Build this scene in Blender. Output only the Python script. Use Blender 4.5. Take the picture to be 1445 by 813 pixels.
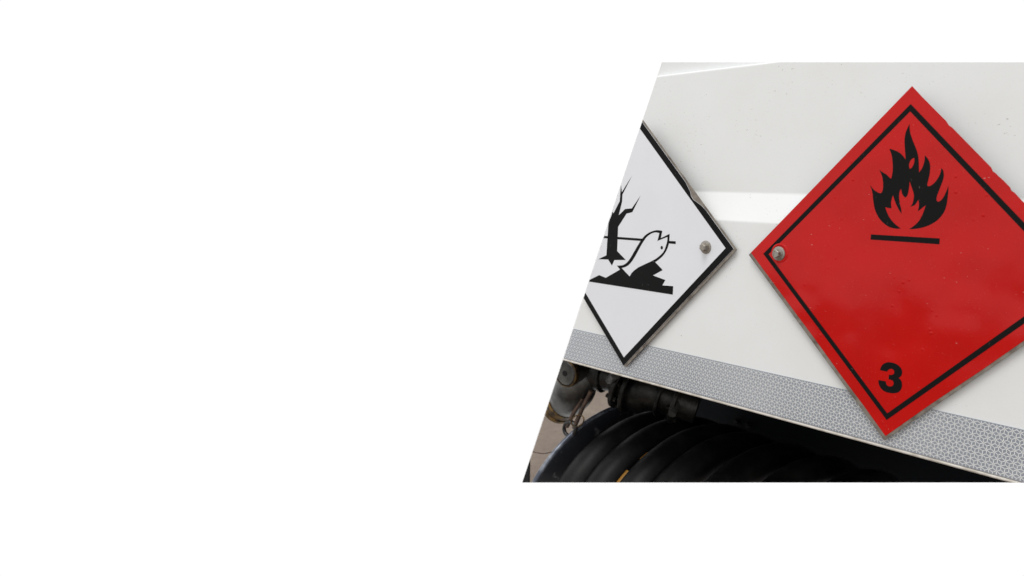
import bpy, bmesh, math, random
from mathutils import Vector, Matrix, noise
random.seed(7)
for o in list(bpy.data.objects): bpy.data.objects.remove(o)
scene = bpy.context.scene
C = scene.collection

# ------------------------------------------------------------------ camera
# World: X along the truck, Y into the truck, Z up. The centre of the red
# placard's face is the origin. 300 mm placards give the scale.
CAM = Vector((0.26281, -0.73537, 0.05904))
RIGHT = Vector((0.79868824, 0.6001496, 0.04378977))
DOWN = Vector((0.09751867, -0.05728273, -0.99358382))
FWD = Vector((-0.59379053, 0.79783403, -0.10427683))
FPX, PX, PY, IW, IH = 875.826, 1000.129, 386.353, 1445.0, 813.0
cd = bpy.data.cameras.new('camera')
cam = bpy.data.objects.new('camera', cd); C.objects.link(cam)
U = -DOWN; B = -FWD
cam.matrix_world = Matrix(((RIGHT.x, U.x, B.x, CAM.x), (RIGHT.y, U.y, B.y, CAM.y), (RIGHT.z, U.z, B.z, CAM.z), (0, 0, 0, 1)))
cd.sensor_width = 36.0; cd.lens = FPX / IW * 36.0
cd.shift_x = (IW/2 - PX) / IW; cd.shift_y = (PY - IH/2) / IW
cd.clip_start = 0.02; cd.clip_end = 200
cd.dof.use_dof = True; cd.dof.focus_distance = 0.88; cd.dof.aperture_fstop = 6.0
scene.camera = cam
scene.render.resolution_x = 1024; scene.render.resolution_y = 576

# ------------------------------------------------------------------ sky and sun: plain white overcast
w = bpy.data.worlds.new('World'); scene.world = w; w.use_nodes = True
bg = w.node_tree.nodes['Background']
bg.inputs['Color'].default_value = (1.0, 1.0, 1.0, 1); bg.inputs['Strength'].default_value = 1.02
sd = bpy.data.lights.new('sun', 'SUN'); sd.energy = 1.4; sd.angle = math.radians(25); sd.color = (1.0, 0.99, 0.975)
sun = bpy.data.objects.new('sun', sd); C.objects.link(sun)
sun.rotation_euler = Vector((-0.10, 0.44, -0.89)).to_track_quat('-Z', 'Y').to_euler()
scene.view_settings.view_transform = 'Standard'; scene.view_settings.look = 'None'
scene.view_settings.exposure = 0.0; scene.view_settings.gamma = 1.0

# ------------------------------------------------------------------ helpers
def W(px, py, y=0.0, z=None):
    d = RIGHT*((px-PX)/FPX) + DOWN*((py-PY)/FPX) + FWD
    s = (y-CAM.y)/d.y if z is None else (z-CAM.z)/d.z
    return CAM + d*s
def plane_through(a, b, keep):
    n = (W(*a) - CAM).cross(W(*b) - CAM).normalized()
    if n.dot(W(*keep) - CAM) > 0: n = -n           # normal points to the removed side
    return (W(*a), n)
# the truck is shown as a section: it ends at these flat section planes
LEFT = plane_through((934, 88), (737, 681), (1200, 400))
TOP = plane_through((934, 88), (1445, 88), (1200, 400))
BOTTOM = plane_through((737, 681), (1445, 681), (1200, 400))
SECTION = (LEFT, TOP, BOTTOM)

def cut(bm, planes):
    for co, no in planes:
        g = list(bm.verts) + list(bm.edges) + list(bm.faces)
        r = bmesh.ops.bisect_plane(bm, geom=g, plane_co=co, plane_no=no, clear_outer=True, dist=1e-6)
        es = [e for e in r['geom_cut'] if isinstance(e, bmesh.types.BMEdge) and e.is_valid]
        if es:
            try: bmesh.ops.triangle_fill(bm, edges=es, use_beauty=True)
            except Exception: pass
    return bm

def obj(name, bm, m, parent=None, planes=None, smooth=False, bevel=None):
    if planes: cut(bm, planes)
    bmesh.ops.recalc_face_normals(bm, faces=bm.faces)
    if parent is not None: bmesh.ops.translate(bm, verts=bm.verts, vec=-parent_loc(parent))
    me = bpy.data.meshes.new(name); bm.to_mesh(me); bm.free()
    o = bpy.data.objects.new(name, me); C.objects.link(o)
    if m: me.materials.append(m)
    if smooth:
        me.polygons.foreach_set('use_smooth', [True]*len(me.polygons))
        try: me.set_sharp_from_angle(angle=math.radians(38))
        except Exception: pass
    if parent is not None: o.parent = parent
    if bevel:
        b = o.modifiers.new('bevel', 'BEVEL'); b.width = bevel; b.segments = 2; b.limit_method = 'ANGLE'
    return o
def parent_loc(p):
    v = Vector(p.location)
    while p.parent: p = p.parent; v += p.location
    return v
def thing(name, loc, label, cat, group=None):
    o = bpy.data.objects.new(name, None); C.objects.link(o); o.location = loc
    o.empty_display_size = 0.05
    o['label'] = label; o['category'] = cat
    if group: o['group'] = group
    return o

def smooth_path(pts, n=6):
    """pts: (x, y) or (x, y, 'c') ; 'c' is a corner. Catmull-Rom between corners, closed."""
    N = len(pts); out = []
    for i in range(N):
        p1, p2 = pts[i], pts[(i+1) % N]
        p0 = p1 if len(p1) > 2 else pts[i-1]
        p3 = p2 if len(p2) > 2 else pts[(i+2) % N]
        for k in range(n):
            t = k/n; v = []
            for a in (0, 1):
                v.append(.5*(2*p1[a] + (p2[a]-p0[a])*t + (2*p0[a]-5*p1[a]+4*p2[a]-p3[a])*t*t + (3*p1[a]-p0[a]-3*p2[a]+p3[a])*t**3))
            out.append(tuple(v))
    return out
def slab(pts, y0, y1):
    """flat shape in the XZ plane, from y0 (back) to y1 (front)"""
    bm = bmesh.new()
    f = bm.faces.new([bm.verts.new((x, y1, z)) for x, z in pts])
    r = bmesh.ops.extrude_face_region(bm, geom=[f])
    bmesh.ops.translate(bm, verts=[v for v in r['geom'] if isinstance(v, bmesh.types.BMVert)], vec=(0, y0-y1, 0))
    bmesh.ops.triangulate(bm, faces=[q for q in bm.faces if len(q.verts) > 4])
    return bm
def ring_slab(outer, inner, y0, y1):
    bm = bmesh.new(); n = len(outer)
    V = [[bm.verts.new((x, y, z)) for x, z in ps] for y in (y1, y0) for ps in (outer, inner)]
    fo, fi, bo, bi = V
    for i in range(n):
        j = (i+1) % n
        for a, b in ((fo, fi), (fi, bi), (bi, bo), (bo, fo)):
            bm.faces.new((a[i], a[j], b[j], b[i]))
    return bm
def box(bm, a, b):
    r = bmesh.ops.create_cube(bm, size=1)
    a = Vector(a); b = Vector(b)
    for v in r['verts']: v.co = Vector(((a[i]+b[i])/2 + v.co[i]*(b[i]-a[i]) for i in range(3)))
    return bm
def sweep(pts, radii, seg=20, caps=True, closed=False, bm=None):
    bm = bm or bmesh.new(); pts = [Vector(p) for p in pts]; N = len(pts)
    if not hasattr(radii, '__len__'): radii = [radii]*N
    rings = []; prev = None
    for i, p in enumerate(pts):
        if closed: t = pts[(i+1) % N] - pts[i-1]
        else: t = pts[min(i+1, N-1)] - pts[max(i-1, 0)]
        t.normalize()
        if prev is None:
            a = t.orthogonal().normalized()
        else:
            a = (prev - t*prev.dot(t)).normalized()
        prev = a; b = t.cross(a)
        rings.append([bm.verts.new(p + (a*math.cos(k*2*math.pi/seg) + b*math.sin(k*2*math.pi/seg))*radii[i]) for k in range(seg)])
    for i in range(N if closed else N-1):
        r0, r1 = rings[i], rings[(i+1) % N]
        off = 0
        if closed and i == N-1:
            off = min(range(seg), key=lambda s: (r1[s].co - r0[0].co).length)
        for k in range(seg):
            bm.faces.new((r0[k], r0[(k+1) % seg], r1[(k+1+off) % seg], r1[(k+off) % seg]))
    if caps and not closed:
        bm.faces.new(rings[0]); bm.faces.new(rings[-1])
    return bm
def spline(pts, n=8):
    pts = [Vector(p) for p in pts]; out = []
    for i in range(len(pts)-1):
        p0 = pts[max(i-1, 0)]; p1 = pts[i]; p2 = pts[i+1]; p3 = pts[min(i+2, len(pts)-1)]
        for k in range(n):
            t = k/n
            out.append(.5*(2*p1 + (p2-p0)*t + (2*p0-5*p1+4*p2-p3)*t*t + (3*p1-p0-3*p2+p3)*t**3))
    return out + [pts[-1]]
def lathe(profile, centre, axis, seg=40, bm=None):
    """profile: (r, h) along axis"""
    bm = bm or bmesh.new(); axis = Vector(axis).normalized(); a = axis.orthogonal().normalized(); b = axis.cross(a); c = Vector(centre)
    rings = []
    for r, h in profile:
        if r < 1e-6: rings.append([bm.verts.new(c + axis*h)])
        else: rings.append([bm.verts.new(c + axis*h + (a*math.cos(k*2*math.pi/seg) + b*math.sin(k*2*math.pi/seg))*r) for k in range(seg)])
    for r0, r1 in zip(rings, rings[1:]):
        for k in range(seg):
            q = [r0[k % len(r0)], r0[(k+1) % len(r0)], r1[(k+1) % len(r1)], r1[k % len(r1)]]
            u = []
            for v in q:
                if v not in u: u.append(v)
            if len(u) > 2: bm.faces.new(u)
    return bm

# ------------------------------------------------------------------ materials
def mat(name, col, rough=.5, metal=0., spec=.5, coat=0.):
    m = bpy.data.materials.new(name); m.use_nodes = True
    p = m.node_tree.nodes['Principled BSDF']
    p.inputs['Base Color'].default_value = (*col, 1); p.inputs['Roughness'].default_value = rough
    p.inputs['Metallic'].default_value = metal; p.inputs['Specular IOR Level'].default_value = spec
    p.inputs['Coat Weight'].default_value = coat; p.inputs['Coat Roughness'].default_value = .12
    return m, m.node_tree, p
def N(t, typ, **kw):
    n = t.nodes.new(typ)
    for k, v in kw.items(): setattr(n, k, v)
    return n
def coords(t, scale=(1, 1, 1), rot=(0, 0, 0)):
    g = N(t, 'ShaderNodeNewGeometry'); mp = N(t, 'ShaderNodeMapping')
    mp.inputs['Scale'].default_value = scale; mp.inputs['Rotation'].default_value = rot
    t.links.new(g.outputs['Position'], mp.inputs['Vector']); return mp.outputs[0]
def noise_tex(t, vec, scale, detail=4, rough=.55):
    n = N(t, 'ShaderNodeTexNoise'); n.inputs['Scale'].default_value = scale; n.inputs['Detail'].default_value = detail; n.inputs['Roughness'].default_value = rough
    t.links.new(vec, n.inputs['Vector']); return n.outputs['Fac']
def ramp(t, fac, a, b, ca=(0, 0, 0, 1), cb=(1, 1, 1, 1)):
    r = N(t, 'ShaderNodeValToRGB'); e = r.color_ramp.elements
    e[0].position = a; e[1].position = b; e[0].color = ca; e[1].color = cb
    t.links.new(fac, r.inputs[0]); return r.outputs[0]
def mult(t, a, b):
    m = N(t, 'ShaderNodeMath', operation='MULTIPLY'); t.links.new(a, m.inputs[0])
    if isinstance(b, (int, float)): m.inputs[1].default_value = b
    else: t.links.new(b, m.inputs[1])
    return m.outputs[0]
def mixc(t, fac, a, b):
    m = N(t, 'ShaderNodeMix', data_type='RGBA'); t.links.new(fac, m.inputs[0])
    for i, c in ((6, a), (7, b)):
        if isinstance(c, tuple): m.inputs[i].default_value = (*c[:3], 1)
        else: t.links.new(c, m.inputs[i])
    return m.outputs[2]
def bump(t, p, h, strength, dist=.001):
    b = N(t, 'ShaderNodeBump'); b.inputs['Strength'].default_value = strength; b.inputs['Distance'].default_value = dist
    t.links.new(h, b.inputs['Height']); t.links.new(b.outputs[0], p.inputs['Normal']); return b

# white truck paint: faint orange peel, yellowed patches, sparse hairline chips
M = {}
m, t, p = mat('white_paint', (.8, .8, .785), .42, spec=.35)
v = coords(t); vs = coords(t, (1, 1, 2.6), (0, .35, 0))
tone = mixc(t, ramp(t, noise_tex(t, v, 7, 5), .35, .7), (.785, .80, .80), (.755, .765, .755))
chips = mult(t, ramp(t, noise_tex(t, vs, 190, 3, .65), .665, .71), ramp(t, noise_tex(t, v, 16, 2), .50, .58))
grime = mult(t, ramp(t, noise_tex(t, v, 420, 2), .68, .74), .35)
col = mixc(t, chips, tone, (.36, .33, .29)); col = mixc(t, grime, col, (.5, .48, .44))
t.links.new(col, p.inputs['Base Color'])
bump(t, p, noise_tex(t, v, 260, 3), .10, .0008)
M['paint'] = m
m, t, p = mat('lip_paint', (.62, .59, .53), .5)
v = coords(t)
t.links.new(mixc(t, ramp(t, noise_tex(t, v, 60, 5), .45, .75), (.66, .63, .58), (.40, .36, .30)), p.inputs['Base Color'])
M['lip'] = m

def film(name, c1, c2, rough, bubbles, scratch, spec, waves):
    m, t, p = mat(name, c1, rough, spec=spec)
    v = coords(t); vz = coords(t, (1.7, 1, .35), (0, .5, 0))
    base = mixc(t, ramp(t, noise_tex(t, v, 9, 4), .35, .7), c1, c2)
    scr = mult(t, ramp(t, noise_tex(t, coords(t, (1, 1, 4), (0, .5, 0)), 130, 2), .71, .75), ramp(t, noise_tex(t, v, 22, 2), .5, .6))
    base = mixc(t, mult(t, scr, scratch), base, (.55, .5, .46))
    dust = ramp(t, noise_tex(t, v, 900, 1), .73, .78)
    base = mixc(t, mult(t, dust, .12), base, (.6, .55, .5))
    t.links.new(base, p.inputs['Base Color'])
    # air bubbles and wrinkles under the film
    vo = N(t, 'ShaderNodeTexVoronoi'); vo.inputs['Scale'].default_value = 85; t.links.new(v, vo.inputs['Vector'])
    bub = mult(t, ramp(t, vo.outputs['Distance'], .07, .19, (1, 1, 1, 1), (0, 0, 0, 1)), ramp(t, noise_tex(t, vz, 14, 3), .50, .58))
    big = noise_tex(t, v, 6.5, 2)
    a = N(t, 'ShaderNodeMath', operation='ADD'); t.links.new(mult(t, bub, bubbles), a.inputs[0]); t.links.new(mult(t, big, waves), a.inputs[1])
    a2 = N(t, 'ShaderNodeMath', operation='ADD'); t.links.new(a.outputs[0], a2.inputs[0]); t.links.new(mult(t, noise_tex(t, v, 300, 2), .05), a2.inputs[1])
    bump(t, p, a2.outputs[0], .7, .0012)
    t.links.new(ramp(t, noise_tex(t, v, 25, 4), .3, .8, (rough-.05,)*3 + (1,), (rough+.12,)*3 + (1,)), p.inputs['Roughness'])
    return m
M['red'] = film('red_film', (.525, .0045, .003), (.47, .005, .004), .14, .4, .5, .24, 14.0)
M['white_film'] = film('white_film', (.755, .765, .80), (.73, .74, .775), .38, .10, .45, .4, .9)
m, t, p = mat('black_ink', (.007, .007, .007), .5, spec=.09)
v = coords(t); wear = mult(t, ramp(t, noise_tex(t, v, 240, 3), .66, .72), ramp(t, noise_tex(t, v, 30, 2), .5, .62))
t.links.new(mixc(t, mult(t, wear, .3), (.007, .007, .007), (.30, .28, .26)), p.inputs['Base Color'])
M['ink'] = m
m, t, p = mat('plate_metal', (.36, .33, .29), .55, .35)
v = coords(t); t.links.new(mixc(t, ramp(t, noise_tex(t, v, 90, 5), .4, .75), (.27, .24, .205), (.10, .08, .065)), p.inputs['Base Color'])
M['plate'] = m
m, t, p = mat('bolt_metal', (.50, .47, .42), .42, .75)
v = coords(t); t.links.new(mixc(t, ramp(t, noise_tex(t, v, 300, 4), .5, .72), (.33, .31, .28), (.17, .12, .07)), p.inputs['Base Color'])
M['bolt'] = m
m, t, p = mat('tape_face', (.30, .34, .40), .30, .45, spec=.6)
v = coords(t)
t.links.new(mixc(t, ramp(t, noise_tex(t, v, 6, 5), .38, .62), (.40, .44, .50), (.33, .37, .43)), p.inputs['Base Color'])
M['tape'] = m
M['tape_line'] = mat('tape_line', (.86, .87, .86), .5)[0]
m, t, p = mat('hose_rubber', (.012, .012, .012), .55, spec=.25)
v = coords(t)
t.links.new(mixc(t, ramp(t, noise_tex(t, v, 22, 6), .45, .75), (.003, .003, .0034), (.011, .0105, .010)), p.inputs['Base Color'])
bump(t, p, noise_tex(t, v, 180, 4), .25, .001)
p.inputs['Specular IOR Level'].default_value = .18
p.inputs['Roughness'].default_value = .45
M['hose'] = m
m, t, p = mat('reel_steel', (.03, .033, .04), .38, .3)
v = coords(t); t.links.new(mixc(t, ramp(t, noise_tex(t, v, 45, 5), .58, .7), (.022, .024, .03), (.16, .16, .17)), p.inputs['Base Color'])
M['reel'] = m
m, t, p = mat('worn_glint_steel', (.1, .1, .1), .38, .5)  # worn rim steel; the edge's bluish highlight is painted into its colour
v = coords(t); t.links.new(mixc(t, ramp(t, noise_tex(t, v, 35, 6), .45, .7), (.07, .08, .105), (.30, .32, .36)), p.inputs['Base Color'])
M['worn'] = m
M['yellow'] = mat('yellow_paint', (.30, .135, .008), .5)[0]
m, t, p = mat('cast_metal', (.20, .20, .19), .42, .7)
v = coords(t); t.links.new(mixc(t, ramp(t, noise_tex(t, v, 14, 6), .38, .66), (.15, .15, .142), (.02, .019, .018)), p.inputs['Base Color'])
bump(t, p, noise_tex(t, v, 110, 5), .35, .0015)
M['cast'] = m
m, t, p = mat('brass', (.20, .11, .035), .45, .75)
v = coords(t); t.links.new(mixc(t, ramp(t, noise_tex(t, v, 70, 5), .42, .66), (.045, .03, .018), (.17, .10, .03)), p.inputs['Base Color'])
M['brass'] = m
m, t, p = mat('dark_cast', (.05, .05, .05), .38, .7)
v = coords(t); t.links.new(mixc(t, ramp(t, noise_tex(t, v, 22, 7, .65), .40, .70), (.008, .008, .0075), (.045, .043, .04)), p.inputs['Base Color'])
bump(t, p, noise_tex(t, v, 140, 5), .4, .0015)
M['dark_cast'] = m
m, t, p = mat('rusty_steel', (.08, .055, .045), .6, .4)
v = coords(t); t.links.new(mixc(t, ramp(t, noise_tex(t, v, 60, 5), .4, .7), (.07, .05, .042), (.16, .10, .07)), p.inputs['Base Color'])
M['rust'] = m
M['chassis'] = mat('chassis_black', (.0035, .0045, .006), .7, spec=.08)[0]
M['dark'] = mat('underside_black', (.012, .012, .012), .8, spec=.15)[0]
m, t, p = mat('yard_concrete', (.27, .215, .175), .85, spec=.2)
v = coords(t)
c = mixc(t, ramp(t, noise_tex(t, v, 4, 8, .65), .35, .7), (.17, .135, .11), (.26, .212, .175))
c = mixc(t, ramp(t, noise_tex(t, v, 45, 3), .6, .75), c, (.14, .11, .09))
t.links.new(c, p.inputs['Base Color']); bump(t, p, noise_tex(t, v, 60, 6), .5, .01)
M['ground'] = m

# ------------------------------------------------------------------ ground
GZ = -0.9
bm = bmesh.new()
bm.faces.new([bm.verts.new(q) for q in ((-6.5, -4.92, GZ), (-6.5, -5.6, GZ), (9, -5.6, GZ), (9, 8.5, GZ))])
o = obj('ground', bm, M['ground']); o['kind'] = 'structure'
bm = bmesh.new()
bmesh.ops.create_grid(bm, x_segments=20, y_segments=20, size=1)
for v_ in bm.verts: v_.co = Vector((-2.9 + v_.co.x*2.0, 1.9 + v_.co.y*1.7, GZ))
cut(bm, (LEFT, BOTTOM))
o = obj('ground', bm, M['ground']); o['kind'] = 'structure'

# ------------------------------------------------------------------ tank truck side
XR = 0.62                                                     # the section ends beyond the right placard
truck = thing('tank_truck', (0, .5, GZ), 'side of a white tank truck with creased body panel and reflective edge tape', 'truck')
def profile_sheet(prof, x0, x1, thick, nx=24):
    bm = bmesh.new(); cols = []
    P = [Vector((0, y, z)) for y, z in prof]
    Q = []
    for i, q in enumerate(P):
        tt = (P[min(i+1, len(P)-1)] - P[max(i-1, 0)]).normalized()
        Q.append(q + Vector((0, tt.z, -tt.y))*thick)
    loop = P + Q[::-1]
    for k in range(nx+1):
        x = x0 + (x1-x0)*k/nx
        cols.append([bm.verts.new((x, q.y, q.z)) for q in loop])
    n = len(loop)
    for a, b in zip(cols, cols[1:]):
        for i in range(n): bm.faces.new((a[i], a[(i+1) % n], b[(i+1) % n], b[i]))
    for c_, r in ((cols[0], 1), (cols[-1], 0)):
        m_ = len(P)
        for i in range(m_-1): bm.faces.new((c_[i], c_[i+1], c_[n-2-i], c_[n-1-i]))
    return bm
REC = .0145
prof = [(.0, -.2236), (.0, -.15), (0, -.05), (0, .0395), (0, .0410), (0, .0425), (.0006, .0445), (.0018, .0462)]
prof += [(REC-.0014, .0812), (REC-.0004, .0828), (REC, .085), (REC, .0865), (REC, .088), (REC, .13), (REC, .18), (REC, .2585), (REC, .2600), (REC, .2612), (REC+.0005, .2626), (REC+.0018, .2637), (REC+.0040, .2644), (REC+.0080, .2649), (REC+.0120, .2650)]
obj('body_panel', profile_sheet(prof, -.75, XR, .003), M['paint'], truck, SECTION, smooth=True)
# the panel rolls back at its top edge; a cover sheet leans out above it
bead = [(REC+.0125, .2652), (REC+.0122, .27), (REC+.0075, .32), (REC+.004, .36)]
obj('upper_panel', profile_sheet(bead, -.75, XR, .003), M['paint'], truck, SECTION, smooth=True)
lip = [(.028, -.2280), (.004, -.2282), (.0004, -.2279), (-.0008, -.2270), (-.0011, -.2260), (-.0009, -.2248), (-.0001, -.2240), (.002, -.2238)]
obj('bottom_lip', profile_sheet(lip, -.75, XR, .0012), M['lip'], truck, SECTION, smooth=True)
bm = bmesh.new(); box(bm, (-1.9, .034, -.2225), (XR, 1.2, .22))
obj('underbody', bm, M['dark'], truck, SECTION)
# black chassis plate behind the hose reel, with two bolts
xl = W(918, 565, .55).x
bm = bmesh.new(); box(bm, (xl, .55, -1.0), (XR, .565, -.2255))
obj('chassis_plate', bm, M['chassis'], truck, SECTION)
for q in ((1041, 595), (1057, 599)):
    c_ = W(*q, .55)
    obj('chassis_bolt', lathe([(0, -.012), (.006, -.012), (.0075, -.010), (.0075, 0), (0, 0)], c_, (0, 1, 0), 6), M['dark'], truck)
# reflective tape: a metallised face and a raised white cube lattice sealed onto it
TZ0, TZ1 = -.2232, -.1652
bm = bmesh.new(); box(bm, (-.75, -.0009, TZ0), (XR-.002, -.0002, TZ1))
tape = obj('reflective_tape', bm, M['tape'], truck, SECTION)
bm = bmesh.new(); a = .0047; hw = .00034; dx = a*math.sqrt(3)
segs = set()
def q4(v): return (round(v[0], 5), round(v[1], 5))
rows = int((TZ1-TZ0)/(1.5*a)) + 3
for r in range(-1, rows):
    cz = TZ0 + r*1.5*a
    for k in range(int((XR+.75)/dx)+1):
        cx = -.75 + k*dx + (dx/2 if r % 2 else 0)
        vs_ = [(cx + a*math.cos(math.radians(30+60*i)), cz + a*math.sin(math.radians(30+60*i))) for i in range(6)]
        for i in range(6): segs.add(tuple(sorted((q4(vs_[i]), q4(vs_[(i+1) % 6])))))
        for i in (1, 3, 5): segs.add(tuple(sorted((q4((cx, cz)), q4(vs_[i])))))
for s0, s1 in segs:
    if max(s0[1], s1[1]) < TZ0 or min(s0[1], s1[1]) > TZ1: continue
    A = Vector((s0[0], 0, s0[1])); Bv = Vector((s1[0], 0, s1[1])); n_ = (Bv-A).normalized(); n_ = Vector((-n_.z, 0, n_.x))*hw
    y_ = Vector((0, -.00105, 0))
    bm.faces.new([bm.verts.new(q + y_) for q in (A-n_, Bv-n_, Bv+n_, A+n_)])
for pl in ((Vector((0, 0, TZ0+.0006)), Vector((0, 0, -1))), (Vector((0, 0, TZ1-.0006)), Vector((0, 0, 1))), LEFT, BOTTOM):
    bmesh.ops.bisect_plane(bm, geom=list(bm.verts)+list(bm.edges)+list(bm.faces), plane_co=pl[0], plane_no=pl[1], clear_outer=True)
lat = obj('cube_lattice', bm, M['tape_line'], tape); lat['kind'] = 'stuff'

# ------------------------------------------------------------------ placards
D = .3/math.sqrt(2)
def diamond(cx, cz, h, bites=None, n=1):
    """T, R, B, L outline; bites: {edge: [(t, inward)]}"""
    K = [(cx, cz+h), (cx+h, cz), (cx, cz-h), (cx-h, cz)]; out = []
    for e in range(4):
        a_, b_ = K[e], K[(e+1) % 4]; out.append(a_)
        for tt, dd in (bites or {}).get(e, []):
            x = a_[0] + (b_[0]-a_[0])*tt; z = a_[1] + (b_[1]-a_[1])*tt
            l = math.hypot(cx-x, cz-z); nx, nz = ((b_[1]-a_[1]), -(b_[0]-a_[0])); ll = math.hypot(nx, nz)
            s = -1 if (nx*(cx-x) + nz*(cz-z)) < 0 else 1
            out.append((x + s*nx/ll*dd, z + s*nz/ll*dd))
    return out
def uz(pts, ox, oy, sc, y):                                    # enlarged-view reading -> the placard's own plane
    out = []
    for q in pts:
        w_ = W(ox + q[0]/sc, oy + q[1]/sc, y); out.append((w_.x, w_.z) + tuple(q[2:]))
    return out
def bolt(parent, x, z, y, planes=None):
    seg = 40
    b_ = obj('bolt', lathe([(0, -.0016), (.0086, -.0016), (.0096, -.0010), (.0098, 0), (0, 0)], (x, y, z), (0, 1, 0), seg), M['bolt'], parent, planes, smooth=True)
    bm = lathe([(0, -.0095), (.0049, -.0095), (.0055, -.0089), (.0055, -.0014), (0, -.0014)], (x, y, z), (0, 1, 0), 6)
    bmesh.ops.rotate(bm, verts=bm.verts, cent=(x, y, z), matrix=Matrix.Rotation(.3, 3, 'Y'))
    h_ = obj('hex_head', bm, M['bolt'], parent, planes)
    h_.parent = b_
    bm2 = lathe([(0, -.0014), (.0066, -.0014), (.0066, -.0028), (.005, -.0032), (0, -.0032)], (x, y, z), (0, 1, 0), 28)
    f_ = obj('flange', bm2, M['bolt'], parent, planes, smooth=True); f_.parent = b_
YP = -.0042                                                    # back of the plates, stood off the panel
PT = .0022; YF = YP-PT; KF = (YF-.0006-CAM.y)/-CAM.y; D *= KF                                         # front of the plates

# --- red flammable-liquid placard
RCX, RCZ = CAM.x*(1-KF), CAM.z*(1-KF)
red = thing('hazard_placard', (RCX, YP, RCZ-D), 'red diamond hazard placard with black flame symbol and the number 3', 'placard', 'diamond placards on the truck side')
obj('backing_plate', slab(diamond(RCX-.0012, RCZ-.0035, D+.0028), YP, YF), M['plate'], red, bevel=.0004)
def te(px, py):  return (W(px, py, YF).x-RCX)/D
t1, t2, t3 = te(1403, 243), te(1429, 273), te(1340, 178)
bites = {0: [(.06, .0004), (t3-.02, .0), (t3, .0010), (t3+.015, .0002), (t1-.018, 0), (t1-.006, .0009), (t1, .0019), (t1+.006, .0009), (t1+.03, .0007), (t1+.05, .0002), (t2-.012, .0003), (t2, .0018), (t2+.010, .0007), (t2+.05, .0010), (t2+.09, .0005)],
         2: [(.15, .0006), (.3, .0), (.5, .0007), (.7, .0003)], 1: [(.3, .0005), (.5, .0), (.75, .0008)]}
obj('red_film', slab(diamond(RCX, RCZ, D, bites), YF-.0001, YF-.0006), M['red'], red)
YI = YF-.0007
obj('border_line', ring_slab(diamond(RCX, RCZ, .1915*KF), diamond(RCX, RCZ, .1830*KF), YI+.0003, YI-.0001), M['ink'], red)
flame = [(323,98,'c'),(326,140),(338,180),(352,215),(365,250),(372,285),(374,325),(375,362,'c'),(392,338),(402,310),(406,288),(407,268,'c'),(425,290),(434,315),(436,340),(432,375),(425,405),(420,428),(425,437),(442,432),(462,415),(480,390),(492,365),(497,337,'c'),(507,352),(510,378),(505,405),(494,435),(482,465),(473,490),(470,510),(477,521),(492,516),(508,498),(522,470),(530,450),(535,434,'c'),(535,460),(531,500),(525,540),(510,580),(480,618),(440,645),(395,662),(350,670),(322,670,'c'),(345,655),(370,632),(390,600),(402,570),(412,540,'c'),(395,553),(380,565),(368,573,'c'),(373,555),(375,535),(371,510,'c'),(362,525),(350,540),(326,549,'c'),(338,535),(345,510),(347,485),(341,460),(332,435),(324,408,'c'),(322,430),(318,460),(312,485),(302,497),(292,492),(282,475),(277,450,'c'),(268,470),(266,500),(270,530),(277,560),(280,587,'c'),(265,565),(250,535),(240,508),(233,485,'c'),(226,505),(222,530),(224,557,'c'),(210,556),(190,551,'c'),(200,580),(215,610),(240,640),(262,658),(275,668,'c'),(245,668),(210,658),(175,632),(150,600),(133,560),(125,515),(120,470),(108,430,'c'),(122,450),(140,465),(158,474),(170,472),(177,455),(179,425),(175,390),(168,368),(158,347,'c'),(175,360),(195,372),(212,388),(222,396,'c'),(228,375),(232,340),(230,300),(225,265),(213,232,'c'),(240,240),(270,255),(290,275),(302,292,'c'),(300,260),(297,220),(296,180),(302,145),(312,120)]
K7 = (1200, 150, 3.871, YI)
fl = obj('flame_symbol', slab(smooth_path(uz(flame, *K7), 4), YI+.0003, YI-.0001), M['ink'], red)
hole = [(349,282,'c'),(335,290),(325,305),(321,325),(325,342,'c'),(336,335),(345,318),(350,300)]
obj('flame_eyelet', slab(smooth_path(uz(hole, *K7), 4), YI+.0001, YI-.0003), M['red'], red)
obj('flame_bar', slab(uz([(113,700),(488,722),(486,754),(110,728)], *K7), YI+.0003, YI-.0001), M['ink'], red)
three = [(222,330,'c'),(235,285),(265,245),(310,222),(355,216),(410,225),(460,245),(505,280),(530,315),(540,355),(532,400),(512,425),(487,441,'c'),(515,465),(533,500),(537,545),(528,595),(500,635),(455,656),(400,660),(340,652),(285,632),(240,595),(212,550),(200,510),(201,470,'c'),(305,491,'c'),(308,520),(325,548),(355,563),(385,562),(408,545),(417,515),(408,485),(385,470),(343,460,'c'),(350,395,'c'),(385,398),(412,388),(427,362),(420,332),(395,313),(365,311),(340,325),(325,350,'c')]
obj('numeral', slab(smooth_path(uz(three, 1220, 490, 10.1625, YI), 5), YI+.0003, YI-.0001), M['ink'], red)
bx_ = W(1099, 358, YI)
for sx in (-1, 1):
    cx_ = bx_.x if sx < 0 else 2*RCX-bx_.x
    ring = lathe([(.0098, .0004), (.0104, -.0005), (.0114, -.0008), (.0126, -.0004), (.0136, .0004)], (cx_+.0012, YI, bx_.z+.0010), (0, 1, 0), 40)
    obj('film_pucker', ring, M['red'], red, smooth=True)
    bolt(red, cx_, bx_.z, YI)

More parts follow.
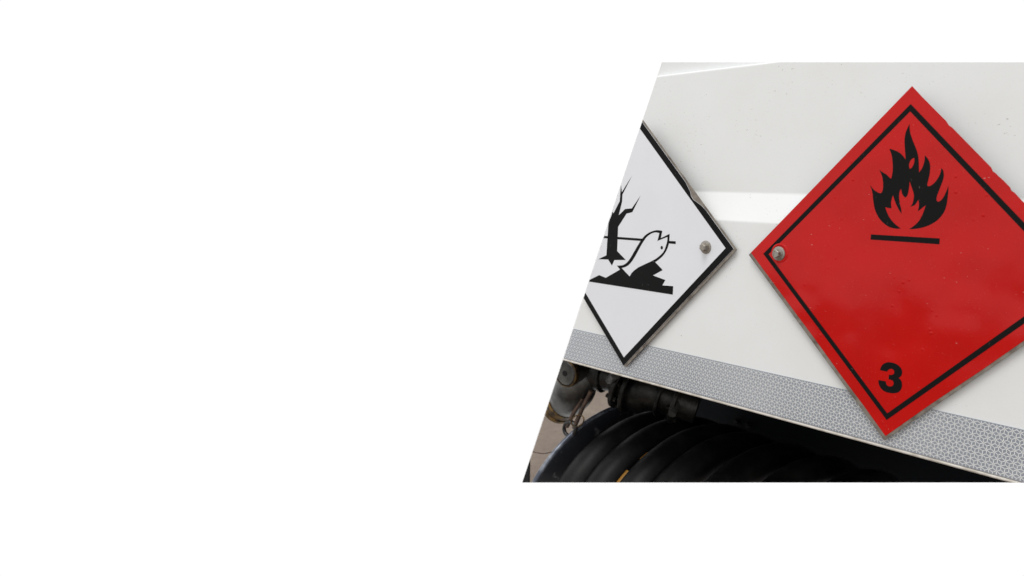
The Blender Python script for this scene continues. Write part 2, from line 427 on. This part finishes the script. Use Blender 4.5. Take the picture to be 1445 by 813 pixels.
# --- white environment placard (its far side lies beyond the section)
WX, WZ = CAM.x + (-.4515-CAM.x)*KF, CAM.z + (.0026-CAM.z)*KF
wht = thing('hazard_placard', (WX, YP, WZ-D), 'white diamond hazard placard with black border, bare tree and dead fish', 'placard', 'diamond placards on the truck side')
obj('backing_plate', slab(diamond(WX+.001, WZ-.0005, D+.001), YP, YF), M['plate'], wht, (LEFT,))
FX, FZ = WX-.0022, WZ+.0005
def tw(px, py): return (W(px, py, YF).x - FX)/D
n0 = tw(968, 258)
wb = {0: [(n0, 0), (n0+.02, .0012), (n0+.055, .0030), (n0+.075, .0062), (n0+.10, .0066), (n0+.125, .0040), (n0+.16, .0012), (n0+.19, 0)]}
wo = diamond(FX, FZ, D, wb)
obj('white_film', slab(wo, YF-.0001, YF-.0006), M['white_film'], wht, (LEFT,))
inner = diamond(FX, FZ, D-.0142, {0: [(q[0], 0) for q in wb[0]]})
wo2 = diamond(FX, FZ, D-.0003, wb)
obj('border_line', ring_slab(wo2, inner, YI+.0003, YI-.0001), M['ink'], wht, (LEFT,))
K2 = (800, 240, 5.419, YI); K6 = (830, 310, 6.771, YI)
tree = [(240,682),(302,652),(318,400),(342,345),(348,318),(356,332),(404,238),(413,112),(420,170),(494,50),(424,188),(422,240),(396,347),(445,298),(497,293),(562,198),(500,322),(456,333),(391,435),(384,620),(450,688),(363,688),(344,730),(315,684)]
obj('tree_symbol', slab(uz(tree, *K2), YI+.0003, YI-.0001), M['ink'], wht, (LEFT,))
for q in ([(240,501),(317,506),(316,523),(240,518)], [(384,511),(580,525),(567,542),(384,529)], [(778,542),(832,545),(832,566),(774,561)]):
    obj('water_line', slab(uz(q, *K2), YI+.0003, YI-.0001), M['ink'], wht, (LEFT,))
fish = [(275,440,'c'),(330,435),(370,410),(405,365),(440,305),(475,245),(510,190),(545,150),(590,120),(640,103),(680,102),(708,108,'c'),(694,177,'c'),(778,136,'c'),(776,185),(768,240),(745,300),(710,350),(670,385),(641,405,'c'),(606,396,'c'),(645,375),(690,340),(725,298),(745,245),(756,200),(757,165,'c'),(662,203,'c'),(681,128,'c'),(640,122),(600,135),(560,165),(530,205),(500,255),(465,320),(430,380),(395,425),(360,450),(322,462,'c'),(305,478,'c')]
obj('fish_symbol', slab(smooth_path(uz(fish, *K6), 4), YI+.0003, YI-.0001), M['ink'], wht, (LEFT,))
eye = [(703+11*math.cos(k*math.pi/8), 268+17*math.sin(k*math.pi/8)) for k in range(16)]
obj('fish_eye', slab(uz(eye, *K6), YI+.0003, YI-.0001), M['ink'], wht)
rocks = [(8,592),(15,575),(105,530),(168,556),(303,478),(320,463),(396,543),(415,510),(440,485),(480,456),(540,427),(606,397),(640,406),(712,482),(618,533),(737,577),(708,628),(812,636),(808,717)]
obj('bank_symbol', slab(uz(rocks, *K6), YI+.00025, YI-.00015), M['ink'], wht, (LEFT,))
q = W(996, 349, YI); bolt(wht, q.x, q.z, YI)

# ------------------------------------------------------------------ hose reel and hose under the panel
RY, RZ, RR, TL = .25, -.6536, .2617, .0408
COILS = (-.6322, -.5694, -.4941, -.4315, -.3394, -.2506, -.163, -.075)
RX = -.6322; RS = .068
HR = .0362
def reel_pt(x, th, r, slant=True):
    return Vector((x + (TL*math.cos(th) if slant else 0), RY + r*math.cos(th), RZ + r*math.sin(th)))
CUT = (LEFT, BOTTOM)
reel = thing('hose_reel', (RX, RY, RZ), 'black steel hose reel with a worn round side flange', 'hose reel')
ax = Vector((1, 0, 0)); axis = Vector((1, -TL/RR*.98, 0)).normalized()
fx = Vector((-.6909, RY, RZ))
obj('flange', lathe([(.03, -.005), (RR-.004, -.005), (RR+.002, -.004), (RR+.004, 0), (RR+.002, .006), (RR-.004, .007), (.03, .007), (.03, -.005)], fx, axis, 120), M['reel'], reel, CUT, smooth=True)
rim = []
for k in range(160):
    u1 = axis.orthogonal().normalized(); u2 = axis.cross(u1); th = k*2*math.pi/160
    rim.append(fx + (u1*math.cos(th) + u2*math.sin(th))*(RR+.003))
obj('flange_rim', sweep(rim, .0055, 10, closed=True), M['worn'], reel, CUT, smooth=True)  # paler than the flange: wear plus a painted edge highlight
for t0, nk, rd in ((2.19, 7, .020), (1.97, 5, .024)):
    obj('drum_rib', sweep([reel_pt(-.5125, t0+.02*k, RR-rd) for k in range(nk)], .0085, 12), M['yellow'], reel, CUT, smooth=True)
obj('drum', lathe([(0, 0), (RR-2*HR-.004, 0), (RR-2*HR-.004, RS*9.2), (0, RS*9.2)], fx, axis, 60), M['yellow'], reel, CUT, smooth=True)
pp_ = W(741, 666, .12)
bm = bmesh.new(); box(bm, (pp_.x-.06, .12, -.9), (W(746, 670, .12).x, .124, W(746, 648, .12).z))
obj('stand_post', bm, M['dark'], reel, CUT)
hose = thing('hose', (RX+3*RS, RY, RZ), 'thick black rubber hose wound in coils on the reel', 'hose')
for i, cx in enumerate(COILS):
    pts = []; n = 72
    jr = random.uniform(-.002, .002)
    for k in range(n+1):
        th = math.pi*1.5 - 2*math.pi*k/n
        x = cx + .5*HR + RS*.25*(k/n-.5)
        pts.append(reel_pt(x, th, RR-.85*HR+jr))
    obj('coil', sweep(pts, HR, 26), M['hose'], hose, CUT, smooth=True)

# ------------------------------------------------------------------ discharge valve
val = thing('pipe_valve', W(820, 548, .13), 'grey cast metal pipe valve with capped elbow under the panel edge', 'valve')
def wp(l): return [W(a_, b_, c_) for a_, b_, c_ in l]
body = spline(wp([(797, 572, .150), (802, 563, .146), (811, 550, .141), (820, 538, .140), (834, 527, .150)]), 5)
nb = len(body)
obj('valve_body', sweep(body, [.024 + .020*math.sin(math.pi*(i+2)/(nb+2)) for i in range(nb)], 32), M['cast'], val, CUT, smooth=True)
pp2 = spline(wp([(828, 530, .15), (846, 529, .16), (866, 534, .17), (888, 545, .18), (905, 550, .19), (925, 553, .20), (950, 562, .215), (985, 574, .24)]), 6)
prof_r = [.034, .031, .029, .040, .046, .040, .036, .034]
rr = []
for i in range(len(pp2)):
    f_ = i/(len(pp2)-1)*(len(prof_r)-1); a_ = min(int(f_), len(prof_r)-2); u_ = f_-a_; u_ = u_*u_*(3-2*u_)
    rr.append(prof_r[a_]*(1-u_) + prof_r[a_+1]*u_)
obj('elbow_pipe', sweep(pp2, rr, 36), M['dark_cast'], val, CUT, smooth=True)
def pipe_ring(name, f0, r_, half, m_, nb=0, br=.0048):
    i0 = int(f0*(len(pp2)-1)); i0 = max(1, min(len(pp2)-2, i0)); c_ = pp2[i0]; ax2 = (pp2[i0+1] - pp2[i0-1]).normalized()
    g_ = obj(name, lathe([(.02, -half), (r_-.002, -half), (r_, -half+.002), (r_, half-.002), (r_-.002, half), (.02, half)], c_, ax2, 44), m_, val, CUT, smooth=True)
    a1 = ax2.orthogonal().normalized(); a3 = ax2.cross(a1)
    for k in range(nb):
        th = k*2*math.pi/nb + .4; p_ = c_ + (a1*math.cos(th) + a3*math.sin(th))*(r_-.008)
        o_ = obj('flange_bolt', lathe([(0, -half-.006), (br, -half-.006), (br, half+.006), (0, half+.006)], p_, ax2, 6), M['dark_cast'], val, CUT); o_.parent = g_
pipe_ring('clamp_ring', .20, .036, .004, M['dark_cast'])
pipe_ring('pipe_flange', .40, .054, .0055, M['dark_cast'], 8)
pipe_ring('pipe_flange', .47, .054, .0050, M['dark_cast'], 0)
pipe_ring('clamp_ring', .66, .043, .003, M['dark_cast'])
pipe_ring('coupling_ring', .80, .046, .004, M['dark_cast'])
pipe_ring('coupling_ring', .90, .049, .005, M['dark_cast'], 6, .004)
for ka, kb in (((868, 530, .10), (860, 536, .13)), ((948, 585, .17), (956, 566, .20))):
    obj('clamp_lug', sweep([W(*ka), W(*kb)], [.008, .009], 8), M['cast'], val, CUT, smooth=True)
cc = W(797, 527, .085)
cap = obj('end_cap', lathe([(0, 0), (.0235, 0), (.026, .0025), (.0275, .004), (.0275, .010), (.026, .045), (0, .045)], cc, (-.12, 1, .02), 48), M['cast'], val, CUT, smooth=True)
ringm = lathe([(.0262, .0005), (.0295, .0015), (.0300, .006), (.0290, .011), (.0275, .012)], cc, (-.12, 1, .02), 48)
o = obj('cap_ring', ringm, M['brass'], val, CUT, smooth=True); o.parent = cap
o = obj('hex_socket', lathe([(0, -.0012), (.0062, -.0012), (.0062, .001), (0, .001)], cc, (-.12, 1, .02), 6), M['dark'], val, CUT); o.parent = cap
bd = (W(772, 600, .15) - W(803, 560, .142)).normalized()
obj('brass_union', lathe([(.02, -.010), (.036, -.010), (.039, -.007), (.039, .005), (.035, .008), (.035, .014), (.037, .016), (.037, .022), (.032, .025), (.015, .026)], W(793, 570, .150), bd, 40), M['brass'], val, CUT, smooth=True)
# lever handle hanging from the body, with loop, split ring and tether wire
lev = thing('valve_lever', W(820, 570, .12), 'rusty flat steel lever with end loop hanging below the valve', 'lever')
for a_, b_ in (((834, 552), (810, 604)), ((822, 562), (800, 602))):
    obj('lever_bar', sweep(wp([(*a_, .125), ((a_[0]+b_[0])/2-1, (a_[1]+b_[1])/2, .122), (*b_, .120)]), [.0042, .0045, .0048], 8), M['rust'], lev, CUT, smooth=True)
lp = [W(804 + 8*math.cos(k*math.pi/10), 605 + 10*math.sin(k*math.pi/10), .118) for k in range(20)]
obj('end_loop', sweep(lp, .0042, 10, closed=True), M['cast'], lev, CUT, smooth=True)
lp = [W(815 + 9*math.cos(k*math.pi/12), 594 + 8*math.sin(k*math.pi/12) - 2*math.cos(k*math.pi/12), .114) for k in range(24)]
obj('split_ring', sweep(lp, .0014, 8, closed=True), M['brass'], lev, CUT, smooth=True)
wire = obj('tether_wire', sweep(spline(wp([(742, 634, .1), (752, 637.5, .1), (768, 640, .1), (786, 635, .1), (797, 626, .105), (806, 612, .112)]), 8), .0013, 8), M['rust'], None, CUT, smooth=True)
wire['label'] = 'thin dark wire sagging from the lever loop across the gap'; wire['category'] = 'wire'
